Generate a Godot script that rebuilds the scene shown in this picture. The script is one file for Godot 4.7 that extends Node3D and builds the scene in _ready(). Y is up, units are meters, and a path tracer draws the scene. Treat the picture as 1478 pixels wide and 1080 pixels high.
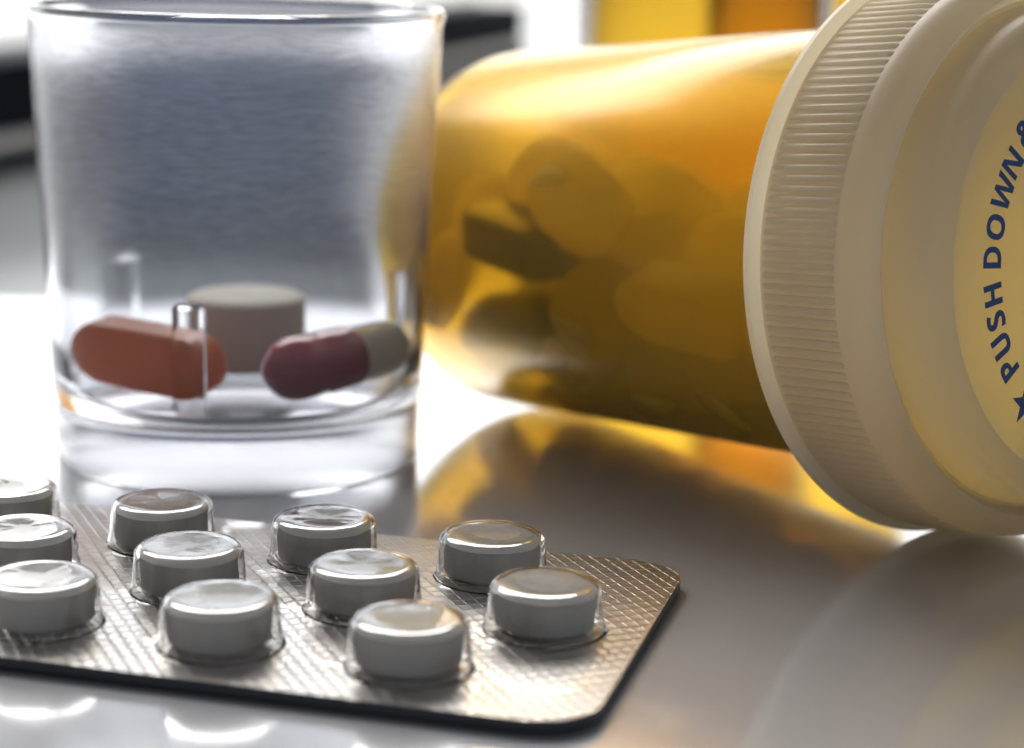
extends Node3D
# Close-up of a mirror-like table with a medicine cup, a blister pack and a lying amber pill bottle, lit from behind.
# Shapes are written in millimetres; MM turns them into metres.

const MM := 0.001
var rng := RandomNumberGenerator.new()
var used := {}
var M := {}

# ---------------------------------------------------------------- naming and tags
func numbered(called: String) -> String:
	var n: int = used.get(called, 0)
	used[called] = n + 1
	return called if n == 0 else "%s_%03d" % [called, n]

func tag(o: Node, label: String, category: String, group := "") -> void:
	o.set_meta("label", label)
	if category: o.set_meta("category", category)
	if group: o.set_meta("group", group)

func base(called: String, label: String, category: String, at := Vector3.ZERO, b := Basis(), group := "") -> Node3D:
	var o := Node3D.new()
	o.name = numbered(called)
	add_child(o)
	o.transform = Transform3D(b, at * MM)
	tag(o, label, category, group)
	return o

func part(called: String, mesh: Mesh, mat: Material, parent: Node, at := Vector3.ZERO, b := Basis()) -> MeshInstance3D:
	var o := MeshInstance3D.new()
	o.mesh = mesh
	o.material_override = mat
	o.cast_shadow = GeometryInstance3D.SHADOW_CASTING_SETTING_ON
	o.name = numbered(called) if parent == self else called
	parent.add_child(o, true)
	o.transform = Transform3D(b, at * MM)
	return o

# ---------------------------------------------------------------- shapes
# a profile of (radius, height) points in mm turned round the y axis; closed profiles run anticlockwise (out and up)
func lathe(profile: Array, segs := 96, closed := false, crease := 32.0, wob = null) -> ArrayMesh:
	var st := SurfaceTool.new()
	st.begin(Mesh.PRIMITIVE_TRIANGLES)
	var n := profile.size()
	var last := n if closed else n - 1
	var group := 0
	var run := 0.0
	var total := 0.0
	for k in last: total += (profile[(k + 1) % n] - profile[k]).length()
	for k in last:
		var a: Vector2 = profile[k]
		var b: Vector2 = profile[(k + 1) % n]
		if k > 0:
			var d0: Vector2 = a - profile[k - 1]
			if absf(rad_to_deg(d0.angle_to(b - a))) > crease: group += 1
		st.set_smooth_group(group)
		var va := run / total
		run += (b - a).length()
		var vb := run / total
		for s in segs:
			var f0 := TAU * s / segs
			var f1 := TAU * ((s + 1) % segs) / segs
			var c0 := Vector2(cos(f0), sin(f0))
			var c1 := Vector2(cos(f1), sin(f1))
			var pa0 := Vector3(a.x * c0.x, a.y, a.x * c0.y)
			var pa1 := Vector3(a.x * c1.x, a.y, a.x * c1.y)
			var pb0 := Vector3(b.x * c0.x, b.y, b.x * c0.y)
			var pb1 := Vector3(b.x * c1.x, b.y, b.x * c1.y)
			if wob != null:
				pa0 = wob.call(pa0); pa1 = wob.call(pa1); pb0 = wob.call(pb0); pb1 = wob.call(pb1)
			var u0 := float(s) / segs
			var u1 := float(s + 1) / segs
			var va_ := va if not closed else a.y / 50.0
			var vb_ := vb if not closed else b.y / 50.0
			if a.x > 1e-6:
				for q in [[pa0, u0, va_], [pa1, u1, va_], [pb1, u1, vb_]]:
					st.set_uv(Vector2(q[1], q[2])); st.add_vertex(q[0] * MM)
			if b.x > 1e-6:
				for q in [[pa0, u0, va_], [pb1, u1, vb_], [pb0, u0, vb_]]:
					st.set_uv(Vector2(q[1], q[2])); st.add_vertex(q[0] * MM)
	st.generate_normals()
	return st.commit()

# rounded corner between three profile points
func fillet(out: Array, a: Vector2, c: Vector2, b: Vector2, r: float, n := 6) -> void:
	var da := (a - c).normalized()
	var db := (b - c).normalized()
	var half := absf(da.angle_to(db)) / 2.0
	var t := r / tan(half)
	var o := c + (da + db).normalized() * (r / sin(half))
	var p0 := c + da * t
	var p1 := c + db * t
	var a0 := (p0 - o).angle()
	var da_ := wrapf((p1 - o).angle() - a0, -PI, PI)
	for k in n + 1:
		out.append(o + Vector2.from_angle(a0 + da_ * k / n) * r)

# tablet: a stadium outline (straight part along x) with a flat band and domed faces, thickness along y, centre at the origin
func tablet(straight: float, radius: float, band: float, dome: float, bevel := 0.0, segs := 40, rings := 7) -> ArrayMesh:
	var st := SurfaceTool.new()
	st.begin(Mesh.PRIMITIVE_TRIANGLES)
	var levels := []                                # (inset 0..1 of the radius, height)
	for k in range(rings, -1, -1):
		var t := float(k) / rings
		levels.append(Vector2(1.0 - sin((1.0 - t) * PI / 2) * 1.0 if bevel <= 0.0 else t, 0))
	var up := []
	for k in rings + 1:
		var t := float(k) / rings                    # 0 at the band, 1 at the middle
		var inset := bevel / radius * minf(1.0, t * 2.0) + (1.0 - bevel / radius) * maxf(0.0, t * 2.0 - 1.0) if bevel > 0.0 else 1.0 - cos(t * PI / 2)
		var h := 0.0
		if bevel > 0.0:
			h = dome * 0.72 * minf(1.0, t * 2.0) if t <= 0.5 else dome * (0.72 + 0.28 * sin((t - 0.5) * PI))
		else:
			h = dome * sin(t * PI / 2)
		up.append(Vector2(inset, band / 2.0 + h))
	var ring := func(lv: Vector2, side: float) -> Array:
		var r := radius * (1.0 - lv.x)
		var pts := []
		for s in segs:
			var f := TAU * s / segs
			var cx := straight / 2.0 * (1.0 if cos(f) > 1e-6 else (-1.0 if cos(f) < -1e-6 else 0.0))
			pts.append(Vector3(cx + r * cos(f), lv.y * side, r * sin(f)))
		return pts
	var all := []
	for k in range(up.size() - 1, -1, -1): all.append(ring.call(up[k], -1.0))
	for k in up.size(): all.append(ring.call(up[k], 1.0))
	for k in all.size() - 1:
		var band_seg: bool = k == up.size() - 1
		st.set_smooth_group(1 if band_seg else (0 if k < up.size() else 2))
		for s in segs:
			var t := (s + 1) % segs
			var q := [all[k][s], all[k][t], all[k + 1][t], all[k + 1][s]]
			for i in [0, 1, 2, 0, 2, 3]:
				st.add_vertex(q[i] * MM)
	st.generate_normals()
	return st.commit()

# half of a gelatine capsule along +x from x0 to the round end
func capsule_half(x0: float, x1: float, r: float, lip: float) -> ArrayMesh:
	var p := [Vector2(0.001, x0), Vector2(r - 0.25, x0), Vector2(r, x0 + 0.25)]
	if lip > 0.0:
		p.append_array([Vector2(r, x0 + lip - 0.3), Vector2(r - 0.1, x0 + lip), Vector2(r, x0 + lip + 0.3)])
	p.append(Vector2(r, x1 - r))
	for k in range(1, 11):
		var a := PI / 2 * k / 10
		p.append(Vector2(maxf(r * cos(a), 0.0), x1 - r + r * sin(a)))
	p[0] = Vector2(0.0, x0)
	return lathe(p, 48, false, 40.0)

func box(size: Vector3, chamfer := 0.4) -> ArrayMesh:
	var st := SurfaceTool.new()
	st.begin(Mesh.PRIMITIVE_TRIANGLES)
	st.set_smooth_group(-1)
	var h := size / 2.0
	var c := minf(chamfer, h[h.min_axis_index()] * 0.9)
	# points of a chamfered box: for every corner one point on each of its three faces
	var pt := func(sx: float, sy: float, sz: float, axis: int) -> Vector3:
		var v := Vector3(sx * (h.x - c), sy * (h.y - c), sz * (h.z - c))
		v[axis] = [sx * h.x, sy * h.y, sz * h.z][axis]
		return v
	var quad := func(q: Array) -> void:
		var n: Vector3 = (q[1] - q[0]).cross(q[2] - q[0])
		var mid: Vector3 = (q[0] + q[1] + q[2]) / 3.0
		var order := [0, 1, 2] if n.dot(mid) < 0.0 else [0, 2, 1]
		for i in order: st.add_vertex(q[i] * MM)
		if q.size() == 4:
			order = [0, 2, 3] if n.dot(mid) < 0.0 else [0, 3, 2]
			for i in order: st.add_vertex(q[i] * MM)
	for axis in 3:
		var b := (axis + 1) % 3
		var d := (axis + 2) % 3
		for s in [-1.0, 1.0]:
			var q := []
			for k in [[-1.0, -1.0], [1.0, -1.0], [1.0, 1.0], [-1.0, 1.0]]:
				var sg := Vector3.ZERO
				sg[axis] = s; sg[b] = k[0]; sg[d] = k[1]
				q.append(pt.call(sg.x, sg.y, sg.z, axis))
			quad.call(q)
		for s in [-1.0, 1.0]:
			for t in [-1.0, 1.0]:
				var q := []
				for k in [[-1.0, b], [1.0, b], [1.0, d], [-1.0, d]]:
					var sg := Vector3.ZERO
					sg[axis] = k[0]; sg[b] = s; sg[d] = t
					q.append(pt.call(sg.x, sg.y, sg.z, k[1]))
				quad.call(q)
	for sx in [-1.0, 1.0]:
		for sy in [-1.0, 1.0]:
			for sz in [-1.0, 1.0]:
				quad.call([pt.call(sx, sy, sz, 0), pt.call(sx, sy, sz, 1), pt.call(sx, sy, sz, 2)])
	st.generate_normals()
	return st.commit()

# a closed outline in the xy plane given a thickness along z (mm)
func slab(outline: PackedVector2Array, z0: float, z1: float) -> ArrayMesh:
	var st := SurfaceTool.new()
	st.begin(Mesh.PRIMITIVE_TRIANGLES)
	var o := outline
	if Geometry2D.is_polygon_clockwise(o): o.reverse()
	var tri := Geometry2D.triangulate_polygon(o)
	st.set_smooth_group(-1)
	for k in range(0, tri.size(), 3):
		var a := o[tri[k]]; var b := o[tri[k + 1]]; var c := o[tri[k + 2]]
		if (b - a).cross(c - a) < 0.0:
			var t := b; b = c; c = t
		for p in [a, c, b]: st.add_vertex(Vector3(p.x, p.y, z1) * MM)
		for p in [a, b, c]: st.add_vertex(Vector3(p.x, p.y, z0) * MM)
	st.set_smooth_group(1)
	for k in o.size():
		var a := o[k]; var b := o[(k + 1) % o.size()]
		var q := [Vector3(a.x, a.y, z0), Vector3(b.x, b.y, z0), Vector3(b.x, b.y, z1), Vector3(a.x, a.y, z1)]
		for i in [0, 2, 1, 0, 3, 2]: st.add_vertex(q[i] * MM)
	st.generate_normals()
	return st.commit()

# ---------------------------------------------------------------- materials
func lin(r: float, g: float, b: float, a := 1.0) -> Color:
	var c := Color(r, g, b).linear_to_srgb()
	c.a = a
	return c

func plain(r: float, g: float, b: float, rough := 0.5, metal := 0.0, spec := 0.5) -> StandardMaterial3D:
	var m := StandardMaterial3D.new()
	m.albedo_color = lin(r, g, b)
	m.roughness = rough
	m.metallic = metal
	m.metallic_specular = spec
	return m

func clear(r: float, g: float, b: float, rough := 0.0, scale := 0.049) -> StandardMaterial3D:
	var m := plain(r, g, b, rough)
	m.albedo_color.a = 0.0
	m.transparency = BaseMaterial3D.TRANSPARENCY_ALPHA
	m.refraction_enabled = true
	m.refraction_scale = scale
	return m

func noise_tex(freq: float, size := 512, normal := false, bump := 4.0, seed_ := 1, ramp: Gradient = null) -> NoiseTexture2D:
	var n := FastNoiseLite.new()
	n.noise_type = FastNoiseLite.TYPE_SIMPLEX_SMOOTH
	n.frequency = freq
	n.fractal_octaves = 4
	n.seed = seed_
	var t := NoiseTexture2D.new()
	t.width = size; t.height = size
	t.seamless = true
	t.as_normal_map = normal
	t.bump_strength = bump
	if ramp: t.color_ramp = ramp
	t.noise = n
	return t

func two_tone(a: Color, b: Color) -> Gradient:
	var g := Gradient.new()
	g.set_color(0, a)
	g.set_color(1, b)
	return g

# roughness of the cup by height: scuffed and frosted above the pills, clear near the floor and the rim; fine marks run round it
func frost_tex() -> Array:
	var w := 2048
	var h := 1024
	var im := Image.create(w, h, false, Image.FORMAT_RGB8)
	var tint := Image.create(w, h, false, Image.FORMAT_RGB8)
	var above := PackedFloat32Array()
	above.resize(w)
	var big := FastNoiseLite.new()
	big.seed = 9; big.frequency = 0.006
	var r0 := RandomNumberGenerator.new()
	r0.seed = 31
	var row := PackedFloat32Array()
	row.resize(w)
	for y in h:
		var v := float(y) / h * 50.0                              # mm above the table
		var amount := smoothstep(15.0, 27.0, v) * (1.0 - smoothstep(42.0, 43.2, v))
		for x in w: row[x] = r0.randf()
		var run := 0.0
		for x in 22: run += row[x]
		for x in w:
			run += row[(x + 22) % w] - row[x]
			var s := (run / 22.0 - 0.5) * 6.0                       # short marks running round the wall
			s = lerpf(above[x], s, 0.55)                           # a mark is a little higher than one row
			above[x] = s
			var c := clampf(0.86 + 0.22 * s * amount, 0.0, 1.0)
			tint.set_pixel(x, y, Color(c * 0.96, c * 0.975, c).linear_to_srgb())
			var k := clampf(amount * (0.8 + STREAK * s + 0.2 * big.get_noise_2d(x, y * 2.0)), 0.0, 1.4)
			var r := minf(0.262, 0.02 + FROST * k) + 0.16 * (1.0 - smoothstep(5.0, 8.5, v))
			im.set_pixel(x, y, Color(r, r, r))
	for k in 30:                                                # a few longer scratches
		var x := r0.randf_range(0, w)
		var y := r0.randf_range(300, 860)
		var dy := r0.randf_range(-0.25, 0.25)
		for t in int(r0.randf_range(15, 70)):
			im.set_pixel(int(x + t) % w, clampi(int(y + dy * t), 0, h - 1), Color(0.262, 0.262, 0.262))
	return [ImageTexture.create_from_image(im), ImageTexture.create_from_image(tint)]

# embossed foil: one cell of the crossed ridges
func emboss_tex() -> ImageTexture:
	var w := 64
	var im := Image.create(w, w, false, Image.FORMAT_RGB8)
	for y in w:
		for x in w:
			var u := absf(float(x) / w - 0.5) * 2.0
			var v := absf(float(y) / w - 0.5) * 2.0
			var h := maxf(smoothstep(0.66, 0.97, u), 0.7 * smoothstep(0.72, 0.96, v))
			im.set_pixel(x, y, Color(h, h, h))
	return ImageTexture.create_from_image(im)

const FROST := 0.235
const STREAK := 0.04
const BOTTLE_AT := Vector3(37.7154, 24.95, -184.43)
const CUP_AT := Vector3(-27.28, 0.02, -204.69)
var bottle_axis := Vector3.UP
var bottle_basis := Basis()

func _ready() -> void:
	rng.seed = 20
	view_and_light()
	materials()
	setting()
	background()
	amber_bottle()
	bottle_contents()
	medicine_cup()
	blister_pack()

func view_and_light() -> void:
	var cam := Camera3D.new()
	cam.name = "camera"
	cam.position = Vector3(0, 53.2385, 0) * MM
	cam.rotation = Vector3(-0.2161, 0, 0.0233)
	var at := CameraAttributesPhysical.new()
	at.frustum_focal_length = 67.3
	at.frustum_focus_distance = 0.168
	at.exposure_aperture = 19.5
	at.exposure_multiplier = 1.0
	at.frustum_near = 0.01
	at.frustum_far = 10.0
	cam.attributes = at
	cam.current = true
	add_child(cam)
	var env := Environment.new()
	env.background_mode = Environment.BG_COLOR
	env.background_color = lin(0.125, 0.13, 0.145)
	env.tonemap_mode = Environment.TONE_MAPPER_LINEAR
	env.tonemap_exposure = 1.18
	env.sdfgi_enabled = true
	env.ssao_enabled = true
	env.ssil_enabled = true
	var we := WorldEnvironment.new()
	we.name = "environment"
	we.environment = env
	add_child(we)
	# bright panel, mostly out of view, placed to light everything from behind
	var size := Vector2(3.4, 0.50)
	var lamp := AreaLight3D.new()
	lamp.name = "backlight_lamp"
	lamp.area_size = size
	lamp.area_normalize_energy = false
	lamp.light_energy = 0.37
	lamp.light_color = Color(0.965, 0.98, 1.0)
	lamp.area_range = 6.0
	lamp.area_attenuation = 2.0
	lamp.shadow_enabled = true
	var turn := Basis.from_euler(Vector3(deg_to_rad(-4.0), PI, 0))
	lamp.transform = Transform3D(turn, Vector3(-0.1, 0.235, -1.446))
	add_child(lamp)
	var over := AreaLight3D.new()  # lamp out of view, placed to light table and tablets from above
	over.name = "unseen_softbox_lamp"
	over.area_size = Vector2(0.9, 0.4)
	over.area_normalize_energy = false
	over.light_energy = 3.3
	over.light_color = Color(1.0, 0.985, 0.97)
	over.area_range = 6.0
	over.area_attenuation = 2.0
	over.shadow_enabled = true
	var oat := Vector3(-0.24, 0.70, -0.92)
	var oz := (oat - Vector3(0, 0, -0.19)).normalized()
	var obs := Basis.looking_at(-oz, Vector3.UP)
	over.transform = Transform3D(obs, oat)
	add_child(over)
	var glow := plain(0.9, 0.9, 0.9, 0.6)
	glow.emission_enabled = true
	glow.emission = Color(1.0, 0.985, 0.96)
	glow.emission_energy_multiplier = 1.0
	var panel := base("backlight_panel", "bright white panel mostly out of view behind the table, placed to backlight everything on it", "lamp panel", Vector3(-100, 235, -1460), turn)
	part("diffuser", box(Vector3(3400, 500, 8), 2.0), glow, panel)
	var soft := base("unseen_softbox", "unseen lamp out of view above and behind the table, placed to light it and the tablets", "softbox lamp", (oat + oz * 0.012) * 1000.0, obs)
	part("diffuser", box(Vector3(900, 400, 8), 2.0), glow, soft)
	part("frame", box(Vector3(930, 430, 12), 3.0), plain(0.05, 0.05, 0.05, 0.5), soft, Vector3(0, 0, 12))
	part("frame", box(Vector3(3430, 530, 12), 3.0), plain(0.3, 0.3, 0.3, 0.5), panel, Vector3(0, 0, 12))

func materials() -> void:
	var t := plain(0.74, 0.75, 0.775, 0.05, 0.48, 0.9)
	t.roughness = 1.0
	t.roughness_texture = noise_tex(0.012, 1024, false, 1.0, 12, two_tone(Color(0.09, 0.09, 0.09), Color(0.15, 0.15, 0.15)))
	t.uv1_triplanar = true
	t.uv1_scale = Vector3.ONE * 9.0
	M.table = t
	M.cup = clear(1.0, 1.0, 1.0, 1.0, 0.026)
	var frost := frost_tex()
	M.cup.roughness_texture = frost[0]
	M.cup.albedo_texture = frost[1]
	M.cup.backlight_enabled = true
	M.cup.backlight = Color(0.040, 0.043, 0.048).linear_to_srgb()
	M.rib = clear(0.96, 0.96, 0.97, 0.08, 0.014)
	M.amber = clear(0.985, 0.71, 0.13, 0.21, 0.023)
	M.amber.metallic_specular = 0.22
	M.amber.albedo_color.a = 0.17
	M.amber_clear = clear(0.98, 0.74, 0.19, 0.10)
	M.cap = plain(0.74, 0.71, 0.66, 0.34, 0.0, 0.5)
	M.cap.backlight_enabled = true
	M.cap.backlight = Color(1.36, 1.29, 1.08).linear_to_srgb()
	M.disc = plain(0.87, 0.84, 0.78, 0.42, 0.0, 0.45)
	M.disc.backlight_enabled = true
	M.disc.backlight = Color(1.6, 1.56, 1.44).linear_to_srgb()
	M.print = plain(0.015, 0.08, 0.26, 0.45)
	M.white = plain(0.77, 0.75, 0.70, 0.55)
	M.white.normal_enabled = true
	M.white.normal_texture = noise_tex(0.05, 256, true, 3.0, 5)
	M.white.normal_scale = 0.25
	M.white.uv1_triplanar = true
	M.white.uv1_scale = Vector3.ONE * 120.0
	M.taupe = plain(0.62, 0.56, 0.44, 0.6)
	M.orange = plain(0.68, 0.24, 0.03, 0.28, 0.0, 0.5)
	M.orange.backlight_enabled = true
	M.orange.backlight = lin(0.8, 0.24, 0.06)
	M.burgundy = plain(0.30, 0.002, 0.022, 0.14, 0.0, 0.4)
	M.loose = plain(0.82, 0.79, 0.72, 0.5)
	M.loose.backlight_enabled = true
	M.loose.backlight = Color(1.3, 1.24, 1.1).linear_to_srgb()
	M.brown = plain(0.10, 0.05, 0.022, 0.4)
	M.ivory = plain(0.62, 0.57, 0.46, 0.22)
	M.ivory.backlight_enabled = true
	M.ivory.backlight = lin(0.7, 0.65, 0.55)
	M.foil = plain(0.62, 0.59, 0.555, 0.28, 1.0)
	M.foil.heightmap_enabled = true
	M.foil.heightmap_texture = emboss_tex()
	M.foil.heightmap_scale = 0.026
	M.foil.clearcoat_enabled = true
	M.foil.clearcoat = 1.0
	M.foil.clearcoat_roughness = 0.06
	M.shaded_foil_back = plain(0.035, 0.042, 0.055, 0.45)  # near-black colour stands in for the shade under the pack
	M.pvc = clear(0.99, 0.985, 0.98, 0.02, 0.052)
	M.desk = plain(0.20, 0.225, 0.225, 0.22, 0.0, 0.5)
	M.dark = plain(0.008, 0.010, 0.016, 0.7, 0.0, 0.1)
	M.navy = plain(0.075, 0.15, 0.40, 0.6)  # lightened blue carries the haze of the frosted cup wall
	M.teal = plain(0.16, 0.19, 0.19, 0.4)
	M.grey = plain(0.55, 0.56, 0.60, 0.6)
	M.tan = plain(0.62, 0.58, 0.52, 0.5)
	M.pale = plain(0.86, 0.85, 0.84, 0.4)

func setting() -> void:
	var t := part("table_surface", box(Vector3(1500, 12, 500), 1.0), M.table, self, Vector3(-20, -6, -36), Basis(Vector3.UP, 0.035))
	t.set_meta("kind", "structure")
	t.set_meta("label", "mirror-like glossy white table surface under the cup and the pills")
	var d := part("desk_surface", box(Vector3(3000, 30, 2600), 3.0), M.desk, self, Vector3(0, -27.03, -600))
	d.set_meta("kind", "structure")
	d.set_meta("label", "grey-green desk surface out of focus beyond the glossy table")

func background() -> void:
	# a long case that runs from the left, behind the cup, away to the right
	var a := Vector3(-123, -12, -525)
	var b := Vector3(-7, -12, -922)
	var dir := (b - a).normalized()
	var o := base("dark_case", "long dark case with pale stripes receding out of focus behind the cup", "case", a, Basis(dir, Vector3.UP, dir.cross(Vector3.UP)))
	var deep := 150.0
	var rows := [["bottom_rim", 4.4, M.dark, 1.5, 0.0], ["trim_strip", 5.0, M.tan, 0.0, 0.0], ["body_shell", 17.0, M.dark, 0.6, 4.0], ["lid", 8.5, M.pale, 0.0, 40.0]]
	var y := 0.0
	for r in rows:
		var length: float = 560.0 - r[4] * 2.0
		part(r[0], box(Vector3(length, r[1], deep - r[3]), 6.5 if r[0] == "lid" else (2.4 if r[0] == "trim_strip" else 1.0)), r[2], o, Vector3(length / 2.0 - 100.0, y + r[1] / 2.0, -(deep + r[3]) / 2.0))
		y += r[1]
	var w := base("added_grey_blocker", "added grey blocker far behind the cup, keeps panel light off its frosted upper wall", "backdrop_block", Vector3(-122, -12, -900), Basis(Vector3.UP, -0.05))  # added to hide the bright panel behind the top of the cup
	part("blocker_body", box(Vector3(150, 106, 40), 1.5), M.grey, w, Vector3(0, 53, 0))
	part("blocker_top", box(Vector3(151, 4, 41), 1.0), M.grey, w, Vector3(0, 108.1, 0))
	var n := base("navy_backdrop", "dark blue block behind the cup, placed to darken the view through its frosted wall", "box", Vector3(-57, -12, -430), Basis(Vector3.UP, 0.06))  # placed and sized to darken the view through the frosted cup
	part("backdrop_block", box(Vector3(70, 40, 20), 1.2), M.navy, n, Vector3(0, 20.0, 0))
	part("lid", box(Vector3(70.8, 5, 20.8), 0.8), M.navy, n, Vector3(0, 42.6, 0))

func vial_mesh(r_cap: float, r_end: float, length: float) -> ArrayMesh:
	var p := []
	p.append(Vector2(0.0, -length + 0.6))
	p.append(Vector2(r_end - 6.0, -length + 0.3))
	p.append(Vector2(r_end - 5.0, -length))
	fillet(p, Vector2(r_end - 5.0, -length), Vector2(r_end, -length), Vector2(r_cap, 0), 4.4, 8)
	p.append(Vector2(lerpf(r_end, r_cap, 0.5), -length * 0.5))
	p.append(Vector2(r_cap, -0.3))
	p.append(Vector2(r_cap - 0.4, 0.2))
	p.append(Vector2(r_cap - 0.8, 9.1))
	p.append(Vector2(r_cap - 2.2, 9.1))
	p.append(Vector2(r_cap - 1.7, -0.5))
	p.append(Vector2(lerpf(r_end, r_cap, 0.5) - 1.3, -length * 0.5))
	fillet(p, Vector2(r_cap - 1.3, 0), Vector2(r_end - 1.3, -length + 1.4), Vector2(0, -length + 1.6), 3.4, 6)
	p.append(Vector2(0.0, -length + 1.7))
	return lathe(p, 128, false, 40.0)

func amber_bottle() -> void:
	var yaw := 0.6918
	var tilt := 0.095
	bottle_axis = Vector3(sin(yaw) * cos(tilt), sin(tilt), cos(yaw) * cos(tilt))
	var u := Vector3.UP.cross(bottle_axis).normalized()
	var w := bottle_axis.cross(u)
	bottle_basis = Basis(u, bottle_axis, u.cross(bottle_axis))   # local x = u, y = axis, z = -w
	var o := base("pill_bottle", "amber plastic pill bottle lying on its side with ribbed white cap", "pill bottle", BOTTLE_AT, bottle_basis)
	part("bottle_body", vial_mesh(20.09, 19.15, 60.6), M.amber, o)
	# the cap
	var p := [Vector2(23.2, 0.0), Vector2(24.75, 0.0), Vector2(25.05, 0.25), Vector2(25.05, 0.75), Vector2(24.8, 1.0), Vector2(24.15, 1.25)]
	p.append_array([Vector2(24.1, 9.2), Vector2(24.15, 9.8), Vector2(24.0, 10.6), Vector2(23.7, 11.3), Vector2(23.1, 12.0), Vector2(22.4, 12.45)])
	p.append_array([Vector2(22.1, 12.3), Vector2(21.8, 11.4), Vector2(21.45, 11.05), Vector2(21.15, 11.3), Vector2(21.0, 12.4), Vector2(20.95, 14.8), Vector2(20.6, 15.6), Vector2(20.1, 16.05), Vector2(19.4, 16.25), Vector2(18.4, 16.3), Vector2(18.4, 14.7)])
	var q := [Vector2(19.1, 14.4), Vector2(19.5, 13.4), Vector2(19.7, 10.8), Vector2(20.2, 9.7), Vector2(21.9, 9.4), Vector2(22.5, 8.6), Vector2(22.5, 1.0)]
	p.append_array(q)
	p.append(p[0])
	var cap := part("cap", lathe(p, 192, false, 28.0), M.cap, o)
	part("disc_insert", lathe([Vector2(0.0, 14.75), Vector2(18.33, 14.75), Vector2(18.37, 16.22), Vector2(18.2, 16.3), Vector2(0.0, 16.3)], 128), M.disc, cap)
	# ribs round the cap
	var ribs := 172
	var st := SurfaceTool.new()
	st.begin(Mesh.PRIMITIVE_TRIANGLES)
	st.set_smooth_group(1)
	var prof := []
	for k in 7:
		var f := PI * k / 6.0
		prof.append(Vector2(-cos(f) * 0.30, sin(f) * 0.34))
	var ends := [[1.3, 0.0], [1.9, 1.0], [8.7, 1.0], [9.3, 0.15]]
	for e in ends.size() - 1:
		for k in prof.size() - 1:
			var pts := []
			for c in [[e, k], [e, k + 1], [e + 1, k + 1], [e + 1, k]]:
				var pr: Vector2 = prof[c[1]]
				pts.append(Vector3(24.02 + pr.y * ends[c[0]][1], ends[c[0]][0], pr.x))
			for i in [0, 1, 2, 0, 2, 3]: st.add_vertex(pts[i] * MM)
	st.generate_normals()
	var rib := st.commit()
	for k in ribs:
		part("rib", rib, M.cap, cap, Vector3.ZERO, Basis(Vector3.UP, TAU * k / ribs))
	# the print on the disc: angles are measured in the plane of the disc from u towards w
	var font := SystemFont.new()
	font.font_names = PackedStringArray(["Droid Sans"])
	font.font_weight = 700
	var marks := [["P", -145.2, 13.9], ["U", -154.6, 13.75], ["S", -163.6, 13.65], ["H", -172.3, 13.55], ["D", 175.3, 13.55], ["O", 165.0, 13.5], ["W", 153.0, 13.6], ["N", 142.4, 13.75], ["&", 130.8, 14.2]]
	for m in marks:
		var tm := TextMesh.new()
		tm.text = m[0]
		tm.font = font
		tm.font_size = 64
		tm.pixel_size = 0.001
		tm.depth = 0.0015
		tm.curve_step = 2.0
		var a := deg_to_rad(m[1])
		# local axes of the disc plane: x = u, z = -w
		var radial := Vector3(cos(a), 0, -sin(a))
		var outn := Vector3.UP
		var b := Basis(radial.cross(outn) * -1.0, radial, outn)
		b.x = b.y.cross(b.z)
		b = Basis(b.x * 0.0467 * 1.05, b.y * 0.0467, b.z * 0.0467)
		part("letter", tm, M.print, cap, radial * m[2] + outn * 16.33, b)
	var star := PackedVector2Array()
	for k in 10:
		star.append(Vector2.from_angle(PI / 2 + TAU * k / 10.0) * (1.75 if k % 2 == 0 else 0.72))
	var sa := deg_to_rad(-130.4)
	var sr := Vector3(cos(sa), 0, -sin(sa))
	part("star", slab(star, 0.0, 0.06), M.print, cap, sr * 14.5 + Vector3.UP * 16.3, Basis(sr.cross(Vector3.UP), sr, Vector3.UP))
	# another one of the kind standing behind
	var s := base("pill_bottle", "amber pill bottle standing upright out of focus just behind the lying one", "pill bottle", Vector3(28.7, 48.6, -331))
	var vial := vial_mesh(20.09, 19.15, 60.6)
	part("bottle_body", vial, M.amber_clear, s)
	s = base("pill_bottle", "amber pill bottle standing furthest back at the right, half hidden by another upright one", "pill bottle", Vector3(52, 48.6, -366))
	part("bottle_body", vial, M.amber_clear, s)

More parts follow.
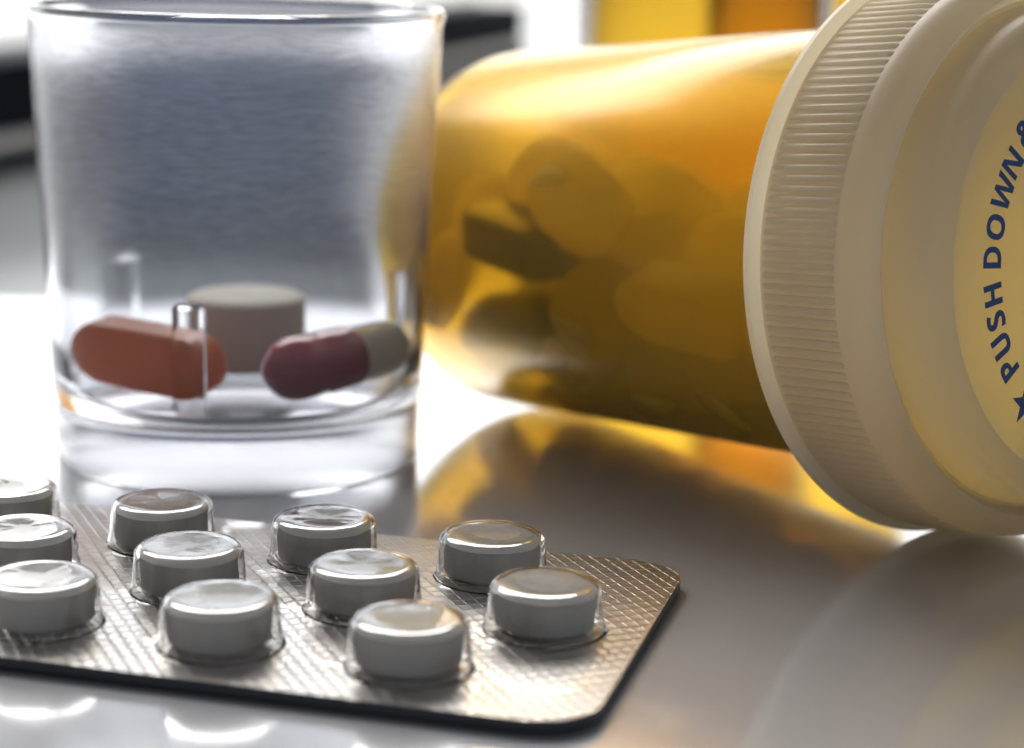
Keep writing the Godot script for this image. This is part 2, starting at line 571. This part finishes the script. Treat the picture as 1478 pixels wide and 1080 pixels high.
func bottle_contents() -> void:
	# tablets heaped in the lying bottle: particles settle in the tapered tube under gravity
	var inv := bottle_basis.inverse()
	var down := (inv * Vector3.DOWN).normalized()
	var round_n := 50
	var long_n := 14
	var pos := []
	var rad := []
	for k in round_n + long_n * 2:
		var y := rng.randf_range(-52, -6)
		pos.append(Vector3(rng.randf_range(-9, 9), y, 0) + down * rng.randf_range(-4, 10))
		rad.append(4.1 if k < round_n else 3.5)
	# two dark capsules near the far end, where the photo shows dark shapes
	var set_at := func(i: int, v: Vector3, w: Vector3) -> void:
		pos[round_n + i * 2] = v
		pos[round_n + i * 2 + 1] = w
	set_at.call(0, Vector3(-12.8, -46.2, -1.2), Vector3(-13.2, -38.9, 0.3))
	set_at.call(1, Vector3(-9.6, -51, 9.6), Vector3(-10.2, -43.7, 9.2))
	var held := pos.slice(round_n, round_n + 4)           # both lie against the wall that faces the viewer
	for it in 200:
		for i in pos.size(): pos[i] += down * 0.12
		for rep in 2:
			for i in pos.size():
				for j in range(i + 1, pos.size()):
					var d: Vector3 = pos[j] - pos[i]
					var need: float = rad[i] + rad[j]
					if i >= round_n and j == i + 1 and (i - round_n) % 2 == 0: need = 7.4
					var l := d.length()
					var tied: bool = i >= round_n and j == i + 1 and (i - round_n) % 2 == 0
					if l < need or tied:
						var push := d / maxf(l, 0.01) * (need - l) * 0.5
						pos[i] -= push
						pos[j] += push
			for i in pos.size():
				var v: Vector3 = pos[i]
				v.y = clampf(v.y, -58.4 + rad[i], 9.0 - rad[i])
				var inner: float = 18.2 - rad[i]
				var flat := Vector2(v.x, v.z)
				if flat.length() > inner: flat = flat.normalized() * inner
				pos[i] = Vector3(flat.x, v.y, flat.y)
			for i in 4: pos[round_n + i] = held[i]
	var shape := tablet(0.0, 4.9, 3.2, 1.1, 0.0, 36)
	var long_shape := tablet(7.4, 3.5, 3.2, 1.5, 0.0, 36)
	var here := Transform3D(bottle_basis, BOTTLE_AT)
	for k in round_n:
		var o := part("loose_tablet", shape, M.loose, self)
		tag(o, "round pale tablet in the heap inside the lying amber bottle", "tablet", "round tablets inside the lying bottle")
		var b := Basis.from_euler(Vector3(rng.randf_range(-1.6, 1.6), rng.randf() * TAU, rng.randf_range(-1.6, 1.6)))
		o.transform = Transform3D(bottle_basis * b, here * pos[k] * MM)
	for k in long_n:
		var p0: Vector3 = pos[round_n + k * 2]
		var p1: Vector3 = pos[round_n + k * 2 + 1]
		var x := (p1 - p0).normalized()
		var y := x.cross(Vector3(rng.randf_range(-1, 1), rng.randf_range(-1, 1), rng.randf_range(-1, 1))).normalized()
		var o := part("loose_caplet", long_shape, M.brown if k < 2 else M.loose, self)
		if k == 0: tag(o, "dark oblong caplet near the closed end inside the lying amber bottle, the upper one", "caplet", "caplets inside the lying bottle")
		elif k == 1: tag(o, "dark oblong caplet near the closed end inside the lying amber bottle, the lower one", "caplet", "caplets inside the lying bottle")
		else: tag(o, "oblong pale caplet in the heap inside the lying amber bottle", "caplet", "caplets inside the lying bottle")
		o.transform = Transform3D(bottle_basis * Basis(x, y, x.cross(y)), here * ((p0 + p1) / 2.0) * MM)

func medicine_cup() -> void:
	var o := base("medicine_cup", "clear plastic medicine cup with scuffed wall holding a caplet, a tablet and a capsule", "medicine cup", CUP_AT)
	var p := []
	p.append_array([Vector2(16.75, 0.0), Vector2(17.6, 0.0), Vector2(17.86, 0.25), Vector2(18.05, 6.3), Vector2(18.25, 6.7), Vector2(18.3, 7.1), Vector2(18.22, 7.6)])
	for k in range(1, 7): p.append(Vector2(lerpf(18.22, 19.85, k / 7.0), lerpf(7.6, 42.6, k / 7.0)))
	p.append_array([Vector2(19.82, 42.6), Vector2(20.0, 43.0), Vector2(20.02, 43.5), Vector2(19.85, 43.95), Vector2(19.4, 44.0), Vector2(19.1, 43.7), Vector2(19.0, 42.6)])
	for k in range(1, 7): p.append(Vector2(lerpf(19.0, 17.4, k / 7.0), lerpf(42.6, 8.0, k / 7.0)))
	p.append_array([Vector2(17.35, 7.9), Vector2(17.0, 7.3), Vector2(16.3, 7.1), Vector2(0.0, 7.0)])
	p.append_array([Vector2(0.0, 5.8), Vector2(16.2, 5.8), Vector2(16.6, 5.4), Vector2(16.75, 4.8)])
	part("cup_body", lathe(p, 192, true, 34.0), M.cup, o)
	for a in [-8.0, -128.0, 112.0]:
		var f := deg_to_rad(a)
		var outd := Vector3(sin(f), 0, cos(f))
		part("inner_rib", box(Vector3(3.1, 10.6, 1.2), 0.45), M.rib, o, outd * 16.62 + Vector3(0, 12.45, 0), Basis(outd.cross(Vector3.UP) * -1.0, Vector3.UP, outd))
	var c := CUP_AT
	# orange oblong tablet on its edge at the front left
	var t := part("oblong_tablet", tablet(9.0, 3.45, 3.0, 1.35), M.orange, self)
	tag(t, "orange-brown oblong tablet resting on its edge in the cup", "tablet")
	var x := Vector3(0.90, -0.05, 0.435).normalized()
	var y := x.cross(Vector3(0, 1, 0.10)).normalized()      # its thickness, towards the viewer
	y = -y if y.z < 0.0 else y
	t.transform = Transform3D(Basis(x, y, x.cross(y)), (c + Vector3(-7.7, 10.5, 7.6)) * MM)
	# thick round tablet further back
	t = part("thick_tablet", tablet(0.0, 6.0, 7.0, 0.45, 0.5, 64), M.taupe, self)
	tag(t, "thick round beige tablet standing behind the others in the cup", "tablet")
	t.transform = Transform3D(Basis(), (c + Vector3(0.1, 7.1 + 3.95, -5.2)) * MM)
	# capsule, burgundy and ivory
	var cp := base("two_tone_capsule", "burgundy and ivory capsule lying at the right inside the cup", "capsule")
	var ax := Vector3(0.627, 0.0, -0.779).normalized()
	var bs := Basis(ax.cross(Vector3.UP).normalized(), ax, Vector3.ZERO)
	bs.z = bs.x.cross(bs.y)
	cp.transform = Transform3D(bs, (c + Vector3(10.5, 10.42, 5.6)) * MM)
	part("burgundy_half", capsule_half(-0.9, 9.25, 3.35, 4.6), M.burgundy, cp).transform = Transform3D(Basis(Vector3.RIGHT, PI), Vector3.ZERO)
	part("ivory_half", capsule_half(0.7, 9.05, 3.15, 0.0), M.ivory, cp)

func blister_pack() -> void:
	var yaw := 0.2582
	var ex := Vector3(cos(yaw), 0, sin(yaw))
	var ez := Vector3(-sin(yaw), 0, cos(yaw))
	var bs := Basis(ex, Vector3.UP, ez)
	var at := Vector3(-45.46, 1.15, -161.65)
	var o := base("blister_pack", "silver foil blister pack of round white tablets at the front of the table", "blister pack", at, bs)
	var sx := 14.2826
	var sz := 10.7503
	var x0 := -10.0
	var x1 := 57.5
	var z0 := -18.98
	var z1 := 18.1
	var cr := 4.6
	# where the pockets are: (place along the row, row)
	var spots := []
	for i in 4: spots.append(Vector2(i, -1))
	for i in 4: spots.append(Vector2(i + 0.5, 0))
	for i in 3: spots.append(Vector2(i + 1, 1))
	# the sheet
	var wave := FastNoiseLite.new()
	wave.seed = 4; wave.frequency = 0.045; wave.fractal_octaves = 2
	var nx := 150
	var nz := 84
	var span := func(z: float) -> Vector2:
		var e := maxf(maxf(z0 + cr - z, z - (z1 - cr)), 0.0)
		var cut := cr - sqrt(maxf(cr * cr - e * e, 0.0))
		return Vector2(x0, x1 - cut)
	var height := func(x: float, z: float) -> float:
		var h := wave.get_noise_2d(x, z) * 0.05
		for s in spots:
			var d := Vector2(x - s.x * sx, z - s.y * sz).length()
			if d < 8.0: h += 0.05 * exp(-pow((d - 5.1) / 0.8, 2.0))
		return h
	var st := SurfaceTool.new()
	st.begin(Mesh.PRIMITIVE_TRIANGLES)
	st.set_smooth_group(1)
	var pts := []
	for j in nz + 1:
		var tz := float(j) / nz
		var z := lerpf(z0, z1, 0.5 - 0.5 * cos(PI * tz)) if false else lerpf(z0, z1, tz)
		# more rows near the rounded corners
		var sp: Vector2 = span.call(z)
		var row := []
		for i in nx + 1:
			var x := lerpf(sp.x, sp.y, float(i) / nx)
			row.append(Vector3(x, height.call(x, z), z))
		pts.append(row)
	var turn := deg_to_rad(52.0)
	var uv := func(p: Vector3) -> Vector2:
		return Vector2((p.x * cos(turn) + p.z * sin(turn)) / 1.25, (-p.x * sin(turn) + p.z * cos(turn)) / 0.95)
	for j in nz:
		for i in nx:
			var q := [pts[j][i], pts[j + 1][i], pts[j + 1][i + 1], pts[j][i + 1]]
			for k in [0, 2, 1, 0, 3, 2]:
				st.set_uv(uv.call(q[k])); st.add_vertex(q[k] * MM)
	st.generate_normals()
	st.generate_tangents()
	part("foil_sheet", st.commit(), M.foil, o)
	# underside and rim of the sheet, dark and thick to deepen the shade below
	st = SurfaceTool.new()
	st.begin(Mesh.PRIMITIVE_TRIANGLES)
	st.set_smooth_group(1)
	var thick := 0.8
	for j in range(0, nz):
		for i in nx:
			var q := [pts[j][i], pts[j + 1][i], pts[j + 1][i + 1], pts[j][i + 1]]
			for k in [0, 1, 2, 0, 2, 3]: st.add_vertex((q[k] - Vector3(0, thick, 0)) * MM)
	st.set_smooth_group(2)
	var rim := []
	for i in nx + 1: rim.append(pts[nz][i])
	for j in range(nz - 1, -1, -1): rim.append(pts[j][nx])
	for i in range(nx - 1, -1, -1): rim.append(pts[0][i])
	for j in range(1, nz): rim.append(pts[j][0])
	for k in rim.size():
		var a: Vector3 = rim[k]
		var b: Vector3 = rim[(k + 1) % rim.size()]
		var dn := Vector3(0, thick, 0)
		for v in [a, b - dn, a - dn, a, b, b - dn]: st.add_vertex(v * MM)
	st.generate_normals()
	part("backing", st.commit(), M.shaded_foil_back, o)
	# pockets and tablets
	var bulge := lathe([Vector2(0.0, -1.145), Vector2(2.6, -1.14), Vector2(3.9, -1.08), Vector2(4.6, -0.93), Vector2(5.0, -0.82), Vector2(5.3, -0.78)], 40, false, 60.0)
	var pill := tablet(0.0, 3.8, 2.4, 0.55, 0.6, 56, 8)
	var names := {-1: "back row", 0: "middle row", 1: "front row"}
	var words_ := ["leftmost", "second from the left", "third from the left", "rightmost"]
	for k in spots.size():
		var s: Vector2 = spots[k]
		var here := Vector3(s.x * sx, 0.0, s.y * sz)
		var sd := k * 13 + 3
		var wr := FastNoiseLite.new()
		wr.seed = sd; wr.frequency = 0.16
		var wob := func(p: Vector3) -> Vector3:
			var r := Vector2(p.x, p.z).length()
			if r < 3.5 and p.y > 3.2: p.y += wr.get_noise_2d(p.x, p.z) * 0.13 * (1.0 - smoothstep(2.4, 3.5, r)) - 0.06 * (1.0 - smoothstep(0.0, 3.2, r))
			elif r > 4.05: 
				var f := 1.0 + wr.get_noise_2d(p.x * 1.6, p.z * 1.6 + p.y) * 0.02
				p.x *= f; p.z *= f
			return p
		var pr := [Vector2(4.7, 0.05), Vector2(4.7, 0.09), Vector2(4.58, 0.16), Vector2(4.49, 0.40), Vector2(4.43, 0.8), Vector2(4.37, 1.4), Vector2(4.31, 2.2), Vector2(4.26, 2.7)]
		fillet(pr, Vector2(4.26, 2.7), Vector2(4.18, 3.72), Vector2(0.0, 3.72), 0.75, 6)
		pr.append_array([Vector2(3.0, 3.72), Vector2(2.2, 3.70), Vector2(1.1, 3.68), Vector2(0.0, 3.67)])
		pr.append_array([Vector2(0.0, 3.50), Vector2(1.1, 3.51), Vector2(2.2, 3.53), Vector2(3.0, 3.55)])
		fillet(pr, Vector2(0.0, 3.55), Vector2(4.02, 3.55), Vector2(4.1, 2.6), 0.62, 5)
		pr.append_array([Vector2(4.15, 2.2), Vector2(4.21, 1.4), Vector2(4.27, 0.75), Vector2(4.35, 0.28), Vector2(4.45, 0.08)])
		part("pocket", lathe(pr, 56, true, 40.0, wob), M.pvc, o, here)
		part("backing_bulge", bulge, M.shaded_foil_back, o, here)
		var t := part("round_tablet", pill, M.white, self)
		var nth := int(floor(s.x)) - (1 if s.y > 0 else 0)
		var word: String = words_[nth]
		if s.y > 0 and nth == 2: word = "rightmost"
		tag(t, "round white tablet in the blister pack's %s, %s" % [names[int(s.y)], word], "tablet", "white tablets in the blister pack")
		var wobble := Basis.from_euler(Vector3(rng.randf_range(-0.02, 0.02), rng.randf() * TAU, rng.randf_range(-0.02, 0.02)))
		t.transform = Transform3D(bs * wobble, (at + bs * (here + Vector3(rng.randf_range(-0.12, 0.12), 1.82, rng.randf_range(-0.12, 0.12)))) * MM)
